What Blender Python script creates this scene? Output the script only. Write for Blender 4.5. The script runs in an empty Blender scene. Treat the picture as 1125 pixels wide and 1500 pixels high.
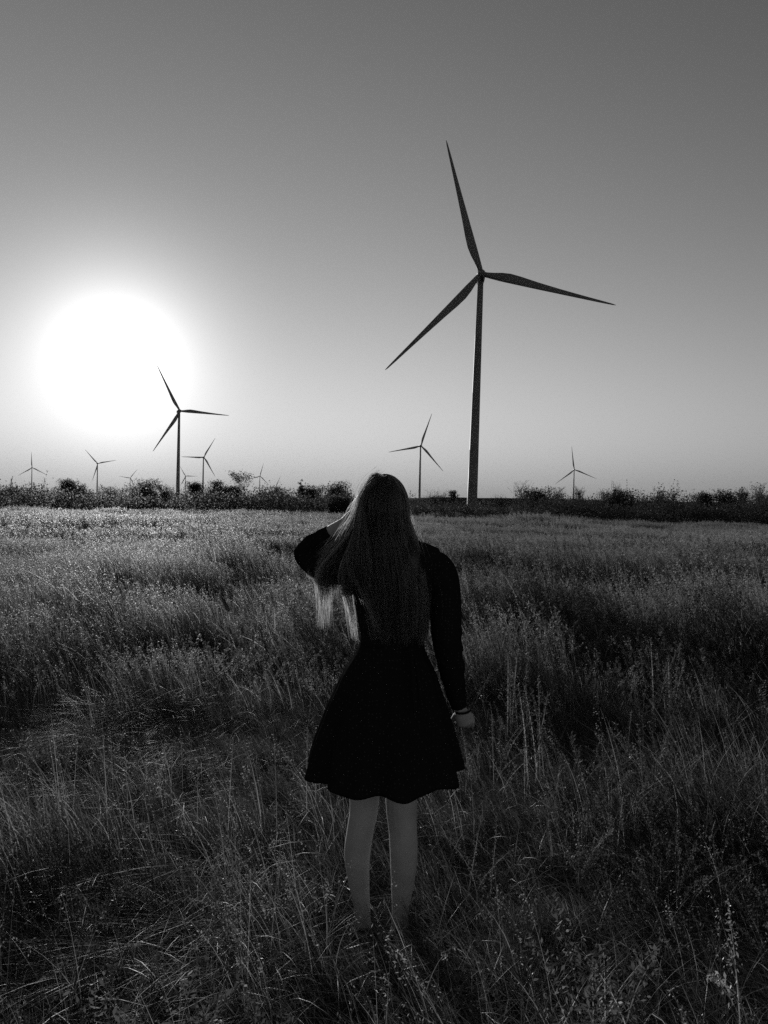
import bpy, bmesh, math, random
import numpy as np
from mathutils import Vector, Matrix

rng = np.random.default_rng(7)
random.seed(7)
R = math.radians
scene = bpy.context.scene
COL = scene.collection

# ------------------------------------------------------------------ camera
F = 1127.0                      # focal length in photo pixels (1125 x 1500)
EYE = 1.60
cam_d = bpy.data.cameras.new('camera')
cam = bpy.data.objects.new('camera', cam_d)
COL.objects.link(cam)
cam_d.sensor_fit = 'VERTICAL'
cam_d.sensor_height = 36.0
cam_d.lens = F / 1500.0 * 36.0
cam_d.clip_start = 0.05
cam_d.clip_end = 60000
PITCH = math.atan(15 / F)
ROLL = R(1.2)
CAMROT = Matrix.Rotation(math.pi / 2 - PITCH, 3, 'X') @ Matrix.Rotation(ROLL, 3, 'Z')
cam.matrix_world = Matrix.Translation((0, 0, EYE)) @ CAMROT.to_4x4()
scene.camera = cam


def ray(px, py):
    return CAMROT @ Vector(((px - 562.5) / F, (750 - py) / F, -1.0))


def at(px, py, Y):
    d = ray(px, py)
    return Vector((0, 0, EYE)) + d * (Y / d.y)


# ------------------------------------------------------------------ sky, sun
SUN = ray(172, 522).normalized()
SUN_EL = math.asin(SUN.z)
SUN_AZ = math.atan2(SUN.x, SUN.y)          # clockwise from +Y
world = bpy.data.worlds.new('World')
scene.world = world
world.use_nodes = True
wt = world.node_tree
wt.nodes.clear()
WN = wt.nodes.new
sky = WN('ShaderNodeTexSky')
sky.sky_type = 'NISHITA'
sky.sun_disc = False
sky.sun_elevation = SUN_EL
sky.sun_rotation = SUN_AZ
sky.altitude = 50
sky.air_density = 3.3
sky.dust_density = 0.0
sky.ozone_density = 1.0
sep = WN('ShaderNodeSeparateColor')          # black-and-white film behind a red filter
wt.links.new(sky.outputs[0], sep.inputs[0])
mixr = WN('ShaderNodeMath'); mixr.operation = 'MULTIPLY'; mixr.inputs[1].default_value = 0.75
mixg = WN('ShaderNodeMath'); mixg.operation = 'MULTIPLY_ADD'; mixg.inputs[1].default_value = 0.25
wt.links.new(sep.outputs[0], mixr.inputs[0])
wt.links.new(sep.outputs[1], mixg.inputs[0])
wt.links.new(mixr.outputs[0], mixg.inputs[2])
tc = WN('ShaderNodeTexCoord')
dot = WN('ShaderNodeVectorMath'); dot.operation = 'DOT_PRODUCT'
dot.inputs[1].default_value = SUN
nrm = WN('ShaderNodeVectorMath'); nrm.operation = 'NORMALIZE'
wt.links.new(tc.outputs['Generated'], nrm.inputs[0])
wt.links.new(nrm.outputs[0], dot.inputs[0])
acs = WN('ShaderNodeMath'); acs.operation = 'ARCCOSINE'
wt.links.new(dot.outputs['Value'], acs.inputs[0])


def lobe(amp, width, power):
    a = WN('ShaderNodeMath'); a.operation = 'DIVIDE'; a.inputs[1].default_value = R(width)
    wt.links.new(acs.outputs[0], a.inputs[0])
    p = WN('ShaderNodeMath'); p.operation = 'POWER'; p.inputs[1].default_value = power
    wt.links.new(a.outputs[0], p.inputs[0])
    n = WN('ShaderNodeMath'); n.operation = 'MULTIPLY'; n.inputs[1].default_value = -1
    wt.links.new(p.outputs[0], n.inputs[0])
    e = WN('ShaderNodeMath'); e.operation = 'EXPONENT'
    wt.links.new(n.outputs[0], e.inputs[0])
    m = WN('ShaderNodeMath'); m.operation = 'MULTIPLY'; m.inputs[1].default_value = amp
    wt.links.new(e.outputs[0], m.inputs[0])
    return m


SKY_STRENGTH = 0.10
film = WN('ShaderNodeMath'); film.operation = 'MULTIPLY'; film.inputs[1].default_value = SKY_STRENGTH      # contrast of the film
wt.links.new(mixg.outputs[0], film.inputs[0])
film2 = WN('ShaderNodeMath'); film2.operation = 'POWER'; film2.inputs[1].default_value = 1.8
wt.links.new(film.outputs[0], film2.inputs[0])
total = WN('ShaderNodeMath'); total.operation = 'MULTIPLY'; total.inputs[1].default_value = 1.15 / SKY_STRENGTH
wt.links.new(film2.outputs[0], total.inputs[0])
for amp, width, power in ((4.6, 6.8, 2.1), (11.0, 3.0, 1.6), (0.4, 14.0, 1.0)):   # the aureole round the sun
    l = lobe(amp, width, power)
    s = WN('ShaderNodeMath'); s.operation = 'ADD'
    wt.links.new(total.outputs[0], s.inputs[0])
    wt.links.new(l.outputs[0], s.inputs[1])
    total = s
bg = WN('ShaderNodeBackground')
bg.inputs['Strength'].default_value = SKY_STRENGTH
wt.links.new(total.outputs[0], bg.inputs['Color'])
wo = WN('ShaderNodeOutputWorld')
wt.links.new(bg.outputs[0], wo.inputs['Surface'])

sun_d = bpy.data.lights.new('sun', 'SUN')
sun_d.energy = 4.1
sun_d.angle = R(0.5)
sun_d.color = (1, 1, 1)
sun = bpy.data.objects.new('sun', sun_d)
COL.objects.link(sun)
sun.rotation_mode = 'QUATERNION'
sun.rotation_quaternion = SUN.to_track_quat('Z', 'Y')
sun.location = SUN * 300

vs = scene.view_settings
vs.view_transform = 'Standard'
vs.look = 'None'
vs.exposure = 0.0
vs.gamma = 1.0
cy = scene.cycles
cy.max_bounces = 8
cy.diffuse_bounces = 3
cy.glossy_bounces = 2
cy.transmission_bounces = 5
cy.transparent_max_bounces = 8
cy.volume_bounces = 0
cy.use_denoising = False
cy.sample_clamp_indirect = 4.0


# ------------------------------------------------------------------ helpers
def new_mesh(name, verts, faces, smooth=True):
    """verts (n,3), faces (m,k) with one k"""
    verts = np.asarray(verts, np.float32)
    faces = np.asarray(faces, np.int32)
    me = bpy.data.meshes.new(name)
    me.vertices.add(len(verts))
    me.vertices.foreach_set('co', verts.ravel())
    k = faces.shape[1]
    me.loops.add(faces.size)
    me.loops.foreach_set('vertex_index', faces.ravel())
    me.polygons.add(len(faces))
    me.polygons.foreach_set('loop_start', np.arange(0, faces.size, k, dtype=np.int32))
    me.polygons.foreach_set('loop_total', np.full(len(faces), k, np.int32))
    me.update(calc_edges=True)
    if smooth:
        me.polygons.foreach_set('use_smooth', np.ones(len(faces), bool))
    return me


def link(name, me, mat=None, parent=None):
    o = bpy.data.objects.new(name, me)
    COL.objects.link(o)
    if mat is not None:
        me.materials.clear(); me.materials.append(mat)
    if parent is not None:
        o.parent = parent
    return o


def tag(o, label=None, cat=None, group=None, kind=None):
    if label: o['label'] = label
    if cat: o['category'] = cat
    if group: o['group'] = group
    if kind: o['kind'] = kind
    return o


class MB:
    """collects lofts, boxes and quads for one mesh"""
    def __init__(self):
        self.v, self.q, self.n = [], [], 0

    def add(self, v, q):
        v = np.asarray(v, float); q = np.asarray(q, int)
        self.v.append(v); self.q.append(q + self.n); self.n += len(v)

    def loft(self, rings, closed=True, cap=True):
        rings = np.asarray(rings, float)           # (m, k, 3)
        m, k, _ = rings.shape
        v = rings.reshape(-1, 3)
        idx = np.arange(m * k).reshape(m, k)
        a = idx[:-1]; b = idx[1:]
        a2 = np.roll(a, -1, 1); b2 = np.roll(b, -1, 1)
        q = np.stack([a, a2, b2, b], -1)
        if not closed: q = q[:, :-1]
        q = q.reshape(-1, 4)
        if cap:
            extra, vv = [], [v]
            n = len(v)
            for row, rev in ((idx[0], True), (idx[-1], False)):
                c = v[row].mean(0)
                vv.append(c[None]); ci = n; n += 1
                for j in range(0, k, 2):
                    t = [row[j], row[(j + 1) % k], row[(j + 2) % k], ci]
                    extra.append(t[::-1] if rev else t)
            v = np.concatenate(vv); q = np.concatenate([q, np.array(extra)])
        self.add(v, q)

    def tube(self, pts, radii, k=8, cap=True, squash=None):
        pts = np.asarray([tuple(p) for p in pts], float)
        radii = np.broadcast_to(np.asarray(radii, float), (len(pts),))
        t = np.gradient(pts, axis=0)
        t /= np.linalg.norm(t, axis=1)[:, None] + 1e-12
        rings = []
        ref = np.array([0, 1, 0.]) if abs(t[0][1]) < 0.8 else np.array([1., 0, 0])
        for p, d, r in zip(pts, t, radii):
            u = np.cross(d, ref)
            u /= np.linalg.norm(u) + 1e-12
            w = np.cross(u, d)
            a = np.arange(k) * 2 * math.pi / k
            sq = 1.0 if squash is None else squash
            rings.append(p + r * (np.cos(a)[:, None] * u + sq * np.sin(a)[:, None] * w))
        self.loft(rings, cap=cap)

    def ball(self, c, rx, ry, rz, k=16, m=11):
        th = np.linspace(0.02, math.pi - 0.02, m)
        a = np.arange(k) * 2 * math.pi / k
        rings = [[(c[0] + rx * math.sin(t) * math.cos(x), c[1] + ry * math.sin(t) * math.sin(x), c[2] - rz * math.cos(t)) for x in a] for t in th]
        self.loft(rings)

    def mesh(self, name, smooth=True):
        return new_mesh(name, np.concatenate(self.v), np.concatenate(self.q), smooth)

    def build(self, name, mat=None, parent=None, smooth=True):
        return link(name, self.mesh(name, smooth), mat, parent)


def smooth_path(pts, n):
    """Catmull-Rom through pts (m, d) at n samples"""
    p = np.asarray(pts, float)
    p = np.concatenate([2 * p[:1] - p[1:2], p, 2 * p[-1:] - p[-2:-1]])
    m = len(p) - 3
    u = np.linspace(0, m - 1e-6, n)
    i = u.astype(int); f = (u - i)[:, None]
    a, b, c, d = p[i], p[i + 1], p[i + 2], p[i + 3]
    return 0.5 * (2 * b + (c - a) * f + (2 * a - 5 * b + 4 * c - d) * f ** 2 + (3 * b - a - 3 * c + d) * f ** 3)


_LAT = np.random.default_rng(99).random((256, 256))


def vnoise(x, y, s, ox=0.0):
    x = np.asarray(x, float) / s + 100.3 + ox; y = np.asarray(y, float) / s + 57.7 + ox * 1.7
    xi = np.floor(x).astype(int); yi = np.floor(y).astype(int)
    fx = x - xi; fy = y - yi
    fx = fx * fx * (3 - 2 * fx); fy = fy * fy * (3 - 2 * fy)
    g = lambda a, b: _LAT[a % 256, b % 256]
    return (g(xi, yi) * (1 - fx) + g(xi + 1, yi) * fx) * (1 - fy) + (g(xi, yi + 1) * (1 - fx) + g(xi + 1, yi + 1) * fx) * fy


PX, PY = 0.03, 2.82           # where the person stands


def spot(px, py, wx, wy):
    """ground point seen at a photo pixel, with spreads in metres"""
    hz = 735 + (px - 562) * 0.021
    Y = 1.3 * F / (py - hz)
    Y2 = 1.3 * F / (py + wy - hz)
    return (px - 562) / F * Y, Y, wx / F * Y, max(0.35, Y - Y2)


# hollows (-) and hummocks (+) of the field
BUMPS = [spot(*b[:4]) + (b[4],) for b in (
    (385, 803, 70, 10, -0.40), (345, 828, 55, 10, 0.22), (300, 925, 90, 22, -0.22), (60, 885, 80, 18, 0.15), (150, 850, 60, 12, 0.2),
    (890, 862, 110, 14, -0.42), (745, 848, 70, 10, -0.34), (1010, 872, 60, 12, -0.3), (745, 900, 80, 14, 0.2), (720, 925, 60, 14, -0.25),
    (870, 905, 70, 12, 0.18), (780, 970, 70, 24, 0.22), (860, 800, 120, 7, -0.3), (1000, 775, 120, 4, -0.3), (790, 772, 40, 5, 0.3),
    (1080, 930, 60, 18, 0.2), (90, 1050, 90, 40, 0.12), (210, 990, 80, 30, 0.10), (980, 1190, 60, 40, -0.12), (700, 1130, 40, 40, -0.08))]


def height(x, y):
    x = np.asarray(x, float); y = np.asarray(y, float)
    r = np.hypot(x, y)
    h = (vnoise(x, y * 1.5, 8.0) - 0.5) * 0.40 + (vnoise(x, y * 1.4, 3.1, 5) - 0.5) * 0.24
    h -= 0.06
    for bx, by, sx, sy, dz in BUMPS:
        h = h + dz * np.exp(-((x - bx) / sx) ** 2 - ((y - by) / sy) ** 2) * 1.2
    near = np.clip((np.hypot(x - PX, y - PY) - 1.0) / 4.0, 0, 1)
    far = np.clip((70 - r) / 40, 0.12, 1) * np.clip((140 - r) / 40, 0, 1)
    return h * near * far


# ------------------------------------------------------------------ materials
def mat_new(name):
    m = bpy.data.materials.new(name)
    m.use_nodes = True
    m.node_tree.nodes.clear()
    return m, m.node_tree


def out(nt, sock):
    o = nt.nodes.new('ShaderNodeOutputMaterial')
    nt.links.new(sock, o.inputs['Surface'])


def grey(v):
    return (v, v, v, 1)


def ramp(nt, fac, lo, hi, p0=0.0, p1=1.0):
    r = nt.nodes.new('ShaderNodeValToRGB')
    r.color_ramp.elements[0].position = p0; r.color_ramp.elements[0].color = grey(lo)
    r.color_ramp.elements[1].position = p1; r.color_ramp.elements[1].color = grey(hi)
    nt.links.new(fac, r.inputs[0])
    return r.outputs[0]


def noise_fac(nt, scale, detail=4, coords='Object'):
    t = nt.nodes.new('ShaderNodeTexCoord')
    n = nt.nodes.new('ShaderNodeTexNoise')
    n.inputs['Scale'].default_value = scale
    n.inputs['Detail'].default_value = detail
    nt.links.new(t.outputs[coords], n.inputs['Vector'])
    return n.outputs[0]


def solid(name, lo, hi, scale=3.0, rough=0.7, spec=0.3, bump=0.0, bscale=40.0):
    m, nt = mat_new(name)
    p = nt.nodes.new('ShaderNodeBsdfPrincipled')
    nt.links.new(ramp(nt, noise_fac(nt, scale), lo, hi, 0.3, 0.7), p.inputs['Base Color'])
    p.inputs['Roughness'].default_value = rough
    p.inputs['Specular IOR Level'].default_value = spec
    if bump:
        b = nt.nodes.new('ShaderNodeBump'); b.inputs['Strength'].default_value = bump
        b.inputs['Distance'].default_value = 0.01
        nt.links.new(noise_fac(nt, bscale, 3), b.inputs['Height'])
        nt.links.new(b.outputs[0], p.inputs['Normal'])
    out(nt, p.outputs[0])
    return m


def leafy(name, lo, hi, trans=0.45, gloss=0.06, rough=0.45, forward=0.0):
    """thin plant matter that lets light through"""
    m, nt = mat_new(name)
    oi = nt.nodes.new('ShaderNodeObjectInfo')
    geo = nt.nodes.new('ShaderNodeNewGeometry')
    add = nt.nodes.new('ShaderNodeMath'); add.operation = 'MULTIPLY_ADD'
    add.inputs[1].default_value = 0.45
    sc = nt.nodes.new('ShaderNodeMath'); sc.operation = 'MULTIPLY'; sc.inputs[1].default_value = 0.55
    nt.links.new(oi.outputs['Random'], add.inputs[0])
    nt.links.new(geo.outputs['Random Per Island'], sc.inputs[0])
    nt.links.new(sc.outputs[0], add.inputs[2])
    c = ramp(nt, add.outputs[0], lo, hi)
    d = nt.nodes.new('ShaderNodeBsdfDiffuse'); nt.links.new(c, d.inputs[0])
    t = nt.nodes.new('ShaderNodeBsdfTranslucent'); nt.links.new(c, t.inputs[0])
    g = nt.nodes.new('ShaderNodeBsdfGlossy'); g.inputs['Roughness'].default_value = rough
    g.inputs[0].default_value = grey(0.8)
    if forward:
        f = nt.nodes.new('ShaderNodeBsdfRefraction'); f.inputs['Roughness'].default_value = 0.75; f.inputs['IOR'].default_value = 1.25
        nt.links.new(c, f.inputs[0])
        mf = nt.nodes.new('ShaderNodeMixShader'); mf.inputs[0].default_value = forward
        nt.links.new(t.outputs[0], mf.inputs[1]); nt.links.new(f.outputs[0], mf.inputs[2])
        t = mf
    mx = nt.nodes.new('ShaderNodeMixShader'); mx.inputs[0].default_value = trans
    nt.links.new(d.outputs[0], mx.inputs[1]); nt.links.new(t.outputs[0], mx.inputs[2])
    m2 = nt.nodes.new('ShaderNodeMixShader'); m2.inputs[0].default_value = gloss
    nt.links.new(mx.outputs[0], m2.inputs[1]); nt.links.new(g.outputs[0], m2.inputs[2])
    out(nt, m2.outputs[0])
    return m


M = {}
M['soil'] = solid('soil', 0.015, 0.05, 1.2, 0.95, 0.1, 0.6, 14)
M['grass'] = leafy('grass blade', 0.032, 0.145, 0.55, 0.045, 0.42, 0.45)
M['straw'] = leafy('dry straw', 0.12, 0.5, 0.6, 0.05, 0.42, 0.4)
M['far_straw'] = leafy('dry straw far out', 0.10, 0.34, 0.6, 0.02, 0.5, 0.3)
M['weed'] = leafy('weed leaf', 0.05, 0.19, 0.5, 0.025, 0.5, 0.4)
M['leaf'] = leafy('tree leaf', 0.03, 0.07, 0.45, 0.012, 0.5, 0.3)
M['bark'] = solid('bark', 0.03, 0.07, 8, 0.9, 0.1, 0.6, 30)
M['white_paint'] = solid('backlit-dark turbine paint', 0.10, 0.14, 0.15, 0.6, 0.25)  # light paint set dark: backlit shade and contrast put into its colour
M['dark_metal'] = solid('dark metal', 0.05, 0.08, 2, 0.5, 0.5)
M['skin'] = solid('skin', 0.34, 0.43, 14, 0.6, 0.25, 0.12, 260)
M['shoe'] = solid('dark canvas', 0.02, 0.035, 60, 0.8, 0.2, 0.3, 300)
M['band'] = solid('dark elastic band', 0.01, 0.015, 60, 0.9, 0.02)
M['eye'] = solid('eye', 0.5, 0.6, 60, 0.2, 0.5)

# black cloth with a scatter of tiny paler dots
m, nt = mat_new('black dotted cloth')
p = nt.nodes.new('ShaderNodeBsdfPrincipled')
tcn = nt.nodes.new('ShaderNodeTexCoord')
vo = nt.nodes.new('ShaderNodeTexVoronoi'); vo.inputs['Scale'].default_value = 75
vo.inputs['Randomness'].default_value = 0.35
nt.links.new(tcn.outputs['Object'], vo.inputs['Vector'])
nt.links.new(ramp(nt, vo.outputs['Distance'], 0.05, 0.014, 0.14, 0.2), p.inputs['Base Color'])
p.inputs['Roughness'].default_value = 0.9
p.inputs['Specular IOR Level'].default_value = 0.0
b = nt.nodes.new('ShaderNodeBump'); b.inputs['Strength'].default_value = 0.5; b.inputs['Distance'].default_value = 0.02
nt.links.new(noise_fac(nt, 16, 3), b.inputs['Height']); nt.links.new(b.outputs[0], p.inputs['Normal'])
out(nt, p.outputs[0])
M['cloth'] = m

# long fair hair
m, nt = mat_new('fair hair')
geo = nt.nodes.new('ShaderNodeNewGeometry')
tco = nt.nodes.new('ShaderNodeTexCoord')
mpg = nt.nodes.new('ShaderNodeMapping'); mpg.inputs['Scale'].default_value = (48, 20, 3.5)
nt.links.new(tco.outputs['Object'], mpg.inputs[0])
nst_ = nt.nodes.new('ShaderNodeTexNoise'); nst_.inputs['Scale'].default_value = 1.0; nst_.inputs['Detail'].default_value = 3
nt.links.new(mpg.outputs[0], nst_.inputs['Vector'])
c = ramp(nt, nst_.outputs[0], 0.010, 0.09, 0.35, 0.72)
d = nt.nodes.new('ShaderNodeBsdfDiffuse'); nt.links.new(c, d.inputs[0])
t = nt.nodes.new('ShaderNodeBsdfTranslucent')
c2 = ramp(nt, geo.outputs['Random Per Island'], 0.5, 0.95)
nt.links.new(c2, t.inputs[0])
g = nt.nodes.new('ShaderNodeBsdfGlossy'); g.inputs['Roughness'].default_value = 0.3; g.inputs[0].default_value = grey(0.7)
mx = nt.nodes.new('ShaderNodeMixShader'); mx.inputs[0].default_value = 0.5
nt.links.new(d.outputs[0], mx.inputs[1]); nt.links.new(t.outputs[0], mx.inputs[2])
m2 = nt.nodes.new('ShaderNodeMixShader'); m2.inputs[0].default_value = 0.03
nt.links.new(mx.outputs[0], m2.inputs[1]); nt.links.new(g.outputs[0], m2.inputs[2])
out(nt, m2.outputs[0])
M['hair'] = m

# ------------------------------------------------------------------ ground, ridge
rad = np.concatenate([np.linspace(0, 12, 61), np.geomspace(12.3, 140, 90), np.geomspace(150, 14000, 40)])
na = 220
ang = np.arange(na) * 2 * math.pi / na
gx = rad[:, None] * np.sin(ang)[None]; gy = rad[:, None] * np.cos(ang)[None]
gz = height(gx, gy)
mb = MB()
mb.loft(np.stack([gx, gy, gz], -1), cap=False)
tag(mb.build('ground', M['soil']), kind='structure')

RIDGE_Y = 420.0
mb = MB()
rings = []
for x in np.linspace(-30, 700, 90):
    f = max(0.0, min(1.0, (x + 30) / 60.0))
    f = f * f * (3 - 2 * f)
    h = 4.6 * f + 0.5 * math.sin(x * 0.013) * f + 0.12 * math.sin(x * 0.21)
    prof = [(-26, -0.6), (-12, 0.45 * h), (-4, 0.96 * h), (0, h), (5, 0.97 * h), (18, 0.5 * h), (34, -0.6)]
    rings.append([(x, RIDGE_Y + dy + 0.02 * x, z) for dy, z in prof])
mb.loft(rings, closed=False, cap=False)
tag(mb.build('ridge', M['soil']), kind='structure')


# ------------------------------------------------------------------ grass tufts (sources)
def strips(base, tip_dir, h, bend, w, seg=4, side=None, droop=0.25):
    """n blades -> verts, quads; base (n,3), tip_dir (n,2) unit, h, bend, w (n,)"""
    n = len(base)
    t = np.linspace(0, 1, seg + 1)[None, :]
    H = h[:, None]; B = bend[:, None]
    up = H * (t - droop * B * t ** 2)
    ln = H * B * t ** 1.7
    cx = base[:, 0:1] + tip_dir[:, 0:1] * ln
    cyy = base[:, 1:2] + tip_dir[:, 1:2] * ln
    cz = base[:, 2:3] + up
    a = rng.uniform(0, math.pi, n) if side is None else side
    wid = w[:, None] * np.clip(1.05 - t ** 1.6, 0.08, 1) * 0.5
    sx = np.cos(a)[:, None] * wid; sy = np.sin(a)[:, None] * wid
    L = np.stack([cx - sx, cyy - sy, cz], -1); Rr = np.stack([cx + sx, cyy + sy, cz], -1)
    v = np.stack([L, Rr], 2).reshape(n, -1, 3)
    k = v.shape[1]
    j = np.arange(seg) * 2
    q = np.stack([j, j + 1, j + 3, j + 2], -1)[None] + (np.arange(n) * k)[:, None, None]
    cen = np.stack([cx, cyy, cz], -1)
    return v.reshape(-1, 3), q.reshape(-1, 4), cen


def leaves(c, size, aspect=2.2, updir=None):
    """diamond leaves at c (n,3)"""
    n = len(c)
    d = rng.normal(size=(n, 3))
    if updir is not None: d += updir
    d /= np.linalg.norm(d, axis=1)[:, None]
    s = np.cross(d, rng.normal(size=(n, 3))); s /= np.linalg.norm(s, axis=1)[:, None] + 1e-9
    L = (size * rng.uniform(0.6, 1.3, n))[:, None]
    v = np.stack([c, c + d * L * 0.5 + s * L / aspect * 0.5, c + d * L, c + d * L * 0.5 - s * L / aspect * 0.5], 1)
    q = np.arange(n * 4).reshape(n, 4)
    return v.reshape(-1, 3), q


WIND = np.array([-0.85, -0.25])


def dirs(n, wind=1.3):
    a = rng.uniform(0, 2 * math.pi, n)
    d = np.stack([np.cos(a), np.sin(a)], -1) + WIND * wind
    return d / (np.linalg.norm(d, axis=1)[:, None] + 1e-9)


def disc(n, r):
    a = rng.uniform(0, 2 * math.pi, n); q = r * np.sqrt(rng.random(n))
    return np.stack([q * np.cos(a), q * np.sin(a), np.full(n, -0.03)], -1)


def src(name, parts, coll):
    """parts: list of (v, q, material)"""
    mb = MB(); mats = []
    idx = []
    for v, q, mt in parts:
        if mt not in mats: mats.append(mt)
        mb.add(v, q); idx += [mats.index(mt)] * len(q)
    me = mb.mesh(name, smooth=False)
    for mt in mats: me.materials.append(mt)
    me.polygons.foreach_set('material_index', np.array(idx, np.int32))
    o = bpy.data.objects.new(name, me)
    coll.objects.link(o)
    return o


def t_fine(n, r, h, w, seg=5, straw=0.2):
    b = disc(n, r); hh = h * (0.32 + 0.95 * rng.random(n) ** 1.6); bd = rng.uniform(0.15, 0.9, n)
    v, q, _ = strips(b, dirs(n), hh, bd, w * rng.uniform(0.6, 1.3, n), seg)
    k = int(n * (1 - straw)); per = seg
    # split by blade for two materials
    vq = v.reshape(n, -1, 3); npv = vq.shape[1]
    parts = [(vq[:k].reshape(-1, 3), q[:k * per], M['grass'])]
    if k < n:
        parts.append((vq[k:].reshape(-1, 3), q[k * per:] - k * npv, M['straw']))
    return parts


def t_mat(n, r, h, w):
    b = disc(n, r)
    v, q, _ = strips(b, dirs(n, 0.35), h * rng.uniform(0.5, 1.2, n), rng.uniform(0.9, 1.7, n), w * rng.uniform(0.6, 1.3, n), 6, droop=0.5)
    k = int(n * 0.78); npv = 14
    return [(v[:k * npv], q[:k * 6], M['grass']), (v[k * npv:], q[k * 6:] - k * npv, M['straw'])]


def t_seed(n, r, h, w, heads=26, hl=0.014, seg=6, mat='straw'):
    head_mat = M[mat]
    b = disc(n, r); hh = h * rng.uniform(0.75, 1.15, n); bd = rng.uniform(0.15, 0.6, n)
    v, q, cen = strips(b, dirs(n, 1.1), hh, bd, np.full(n, w), seg)
    parts = [(v, q, M[mat])]
    pts = []
    for c in cen:
        f = rng.uniform(0.72, 1.0, heads) * seg
        i = np.minimum(f.astype(int), seg - 1); u = (f - i)[:, None]
        p = c[i] * (1 - u) + c[i + 1] * u
        pts.append(p + rng.normal(size=p.shape) * 0.008 * (h / 0.6))
    v, q = leaves(np.concatenate(pts), hl, 2.6, np.array([-0.4, -0.1, -0.5]))
    parts.append((v, q, head_mat))
    return parts


def t_weed(n, r, h, ls, per=46):
    b = disc(n, r); hh = h * rng.uniform(0.5, 1.1, n); bd = rng.uniform(0.1, 0.7, n)
    v, q, cen = strips(b, dirs(n, 0.2), hh, bd, np.full(n, 0.004), 5)
    parts = [(v, q, M['weed'])]
    pts = []
    for c in cen:
        f = rng.uniform(0.2, 1.0, per) ** 0.8 * 5
        i = np.minimum(f.astype(int), 4); u = (f - i)[:, None]
        p = c[i] * (1 - u) + c[i + 1] * u
        pts.append(p + rng.normal(size=p.shape) * np.array([0.022, 0.022, 0.012]) * (h / 0.4))
    v, q = leaves(np.concatenate(pts), ls, 2.4, np.array([0, 0, 0.5]))
    parts.append((v, q, M['weed']))
    return parts


def t_spike(n, r, h, ls):
    """wormwood-like stalks closely set with small leaves"""
    b = disc(n, r); hh = h * rng.uniform(0.7, 1.15, n); bd = rng.uniform(0.15, 0.7, n)
    v, q, cen = strips(b, dirs(n, 0.7), hh, bd, np.full(n, 0.0045), 6, droop=0.15)
    parts = [(v, q, M['straw'])]
    pts = []
    for c in cen:
        k = 90
        f = (0.3 + 0.7 * (np.arange(k) + rng.random(k)) / k) * 6
        i = np.minimum(f.astype(int), 5); u = (f - i)[:, None]
        p = c[i] * (1 - u) + c[i + 1] * u
        pts.append(p + rng.normal(size=p.shape) * 0.006)
    v, q = leaves(np.concatenate(pts), ls, 2.2, np.array([0, 0, 0.7]))
    parts.append((v, q, M['weed']))
    return parts


near_c = bpy.data.collections.new('grass near sources')
mid_c = bpy.data.collections.new('grass middle sources')
far_c = bpy.data.collections.new('grass far sources')
NT = []   # index ranges by type
k = 0
for i in range(6): src(f'a{k:02d}', t_fine(32, 0.12, 0.58, 0.0044, 6, 0.3), near_c); k += 1         # 0-5 fine
for i in range(3): src(f'a{k:02d}', t_fine(60, 0.12, 0.26, 0.004, 4, 0.1), near_c); k += 1  # 6-8 short
for i in range(4): src(f'a{k:02d}', t_seed(4, 0.10, 0.62, 0.0024, 20, 0.0115) + t_fine(22, 0.10, 0.42, 0.004), near_c); k += 1   # 9-12 seed
for i in range(4): src(f'a{k:02d}', t_weed(7, 0.12, 0.32, 0.017), near_c); k += 1            # 13-16 weed
for i in range(3): src(f'a{k:02d}', t_spike(5, 0.13, 0.47, 0.015), near_c); k += 1           # 17-19 spike
for i in range(4): src(f'a{k:02d}', t_mat(34, 0.16, 0.46, 0.0042), near_c); k += 1           # 20-23 matted
k = 0
for i in range(4): src(f'b{k:02d}', t_fine(60, 0.26, 0.46, 0.007, 4, 0.25), mid_c); k += 1   # 0-3
for i in range(4): src(f'b{k:02d}', t_seed(14, 0.26, 0.62, 0.004, 22, 0.018, 5, 'far_straw') + t_fine(26, 0.26, 0.4, 0.006, 4), mid_c); k += 1  # 4-7
for i in range(3): src(f'b{k:02d}', t_weed(14, 0.26, 0.42, 0.035, 26), mid_c); k += 1        # 8-10
for i in range(2): src(f'b{k:02d}', t_spike(9, 0.26, 0.58, 0.03), mid_c); k += 1             # 11-12
k = 0
for i in range(4): src(f'c{k:02d}', t_fine(90, 0.75, 0.46, 0.02, 3, 0.35), far_c); k += 1    # 0-3
for i in range(4): src(f'c{k:02d}', t_seed(46, 0.75, 0.6, 0.010, 26, 0.034, 3, 'far_straw') + t_fine(40, 0.75, 0.45, 0.015, 3, 0.4), far_c); k += 1  # 4-7
for i in range(2): src(f'c{k:02d}', t_weed(30, 0.75, 0.45, 0.09, 14), far_c); k += 1         # 8-9


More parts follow.
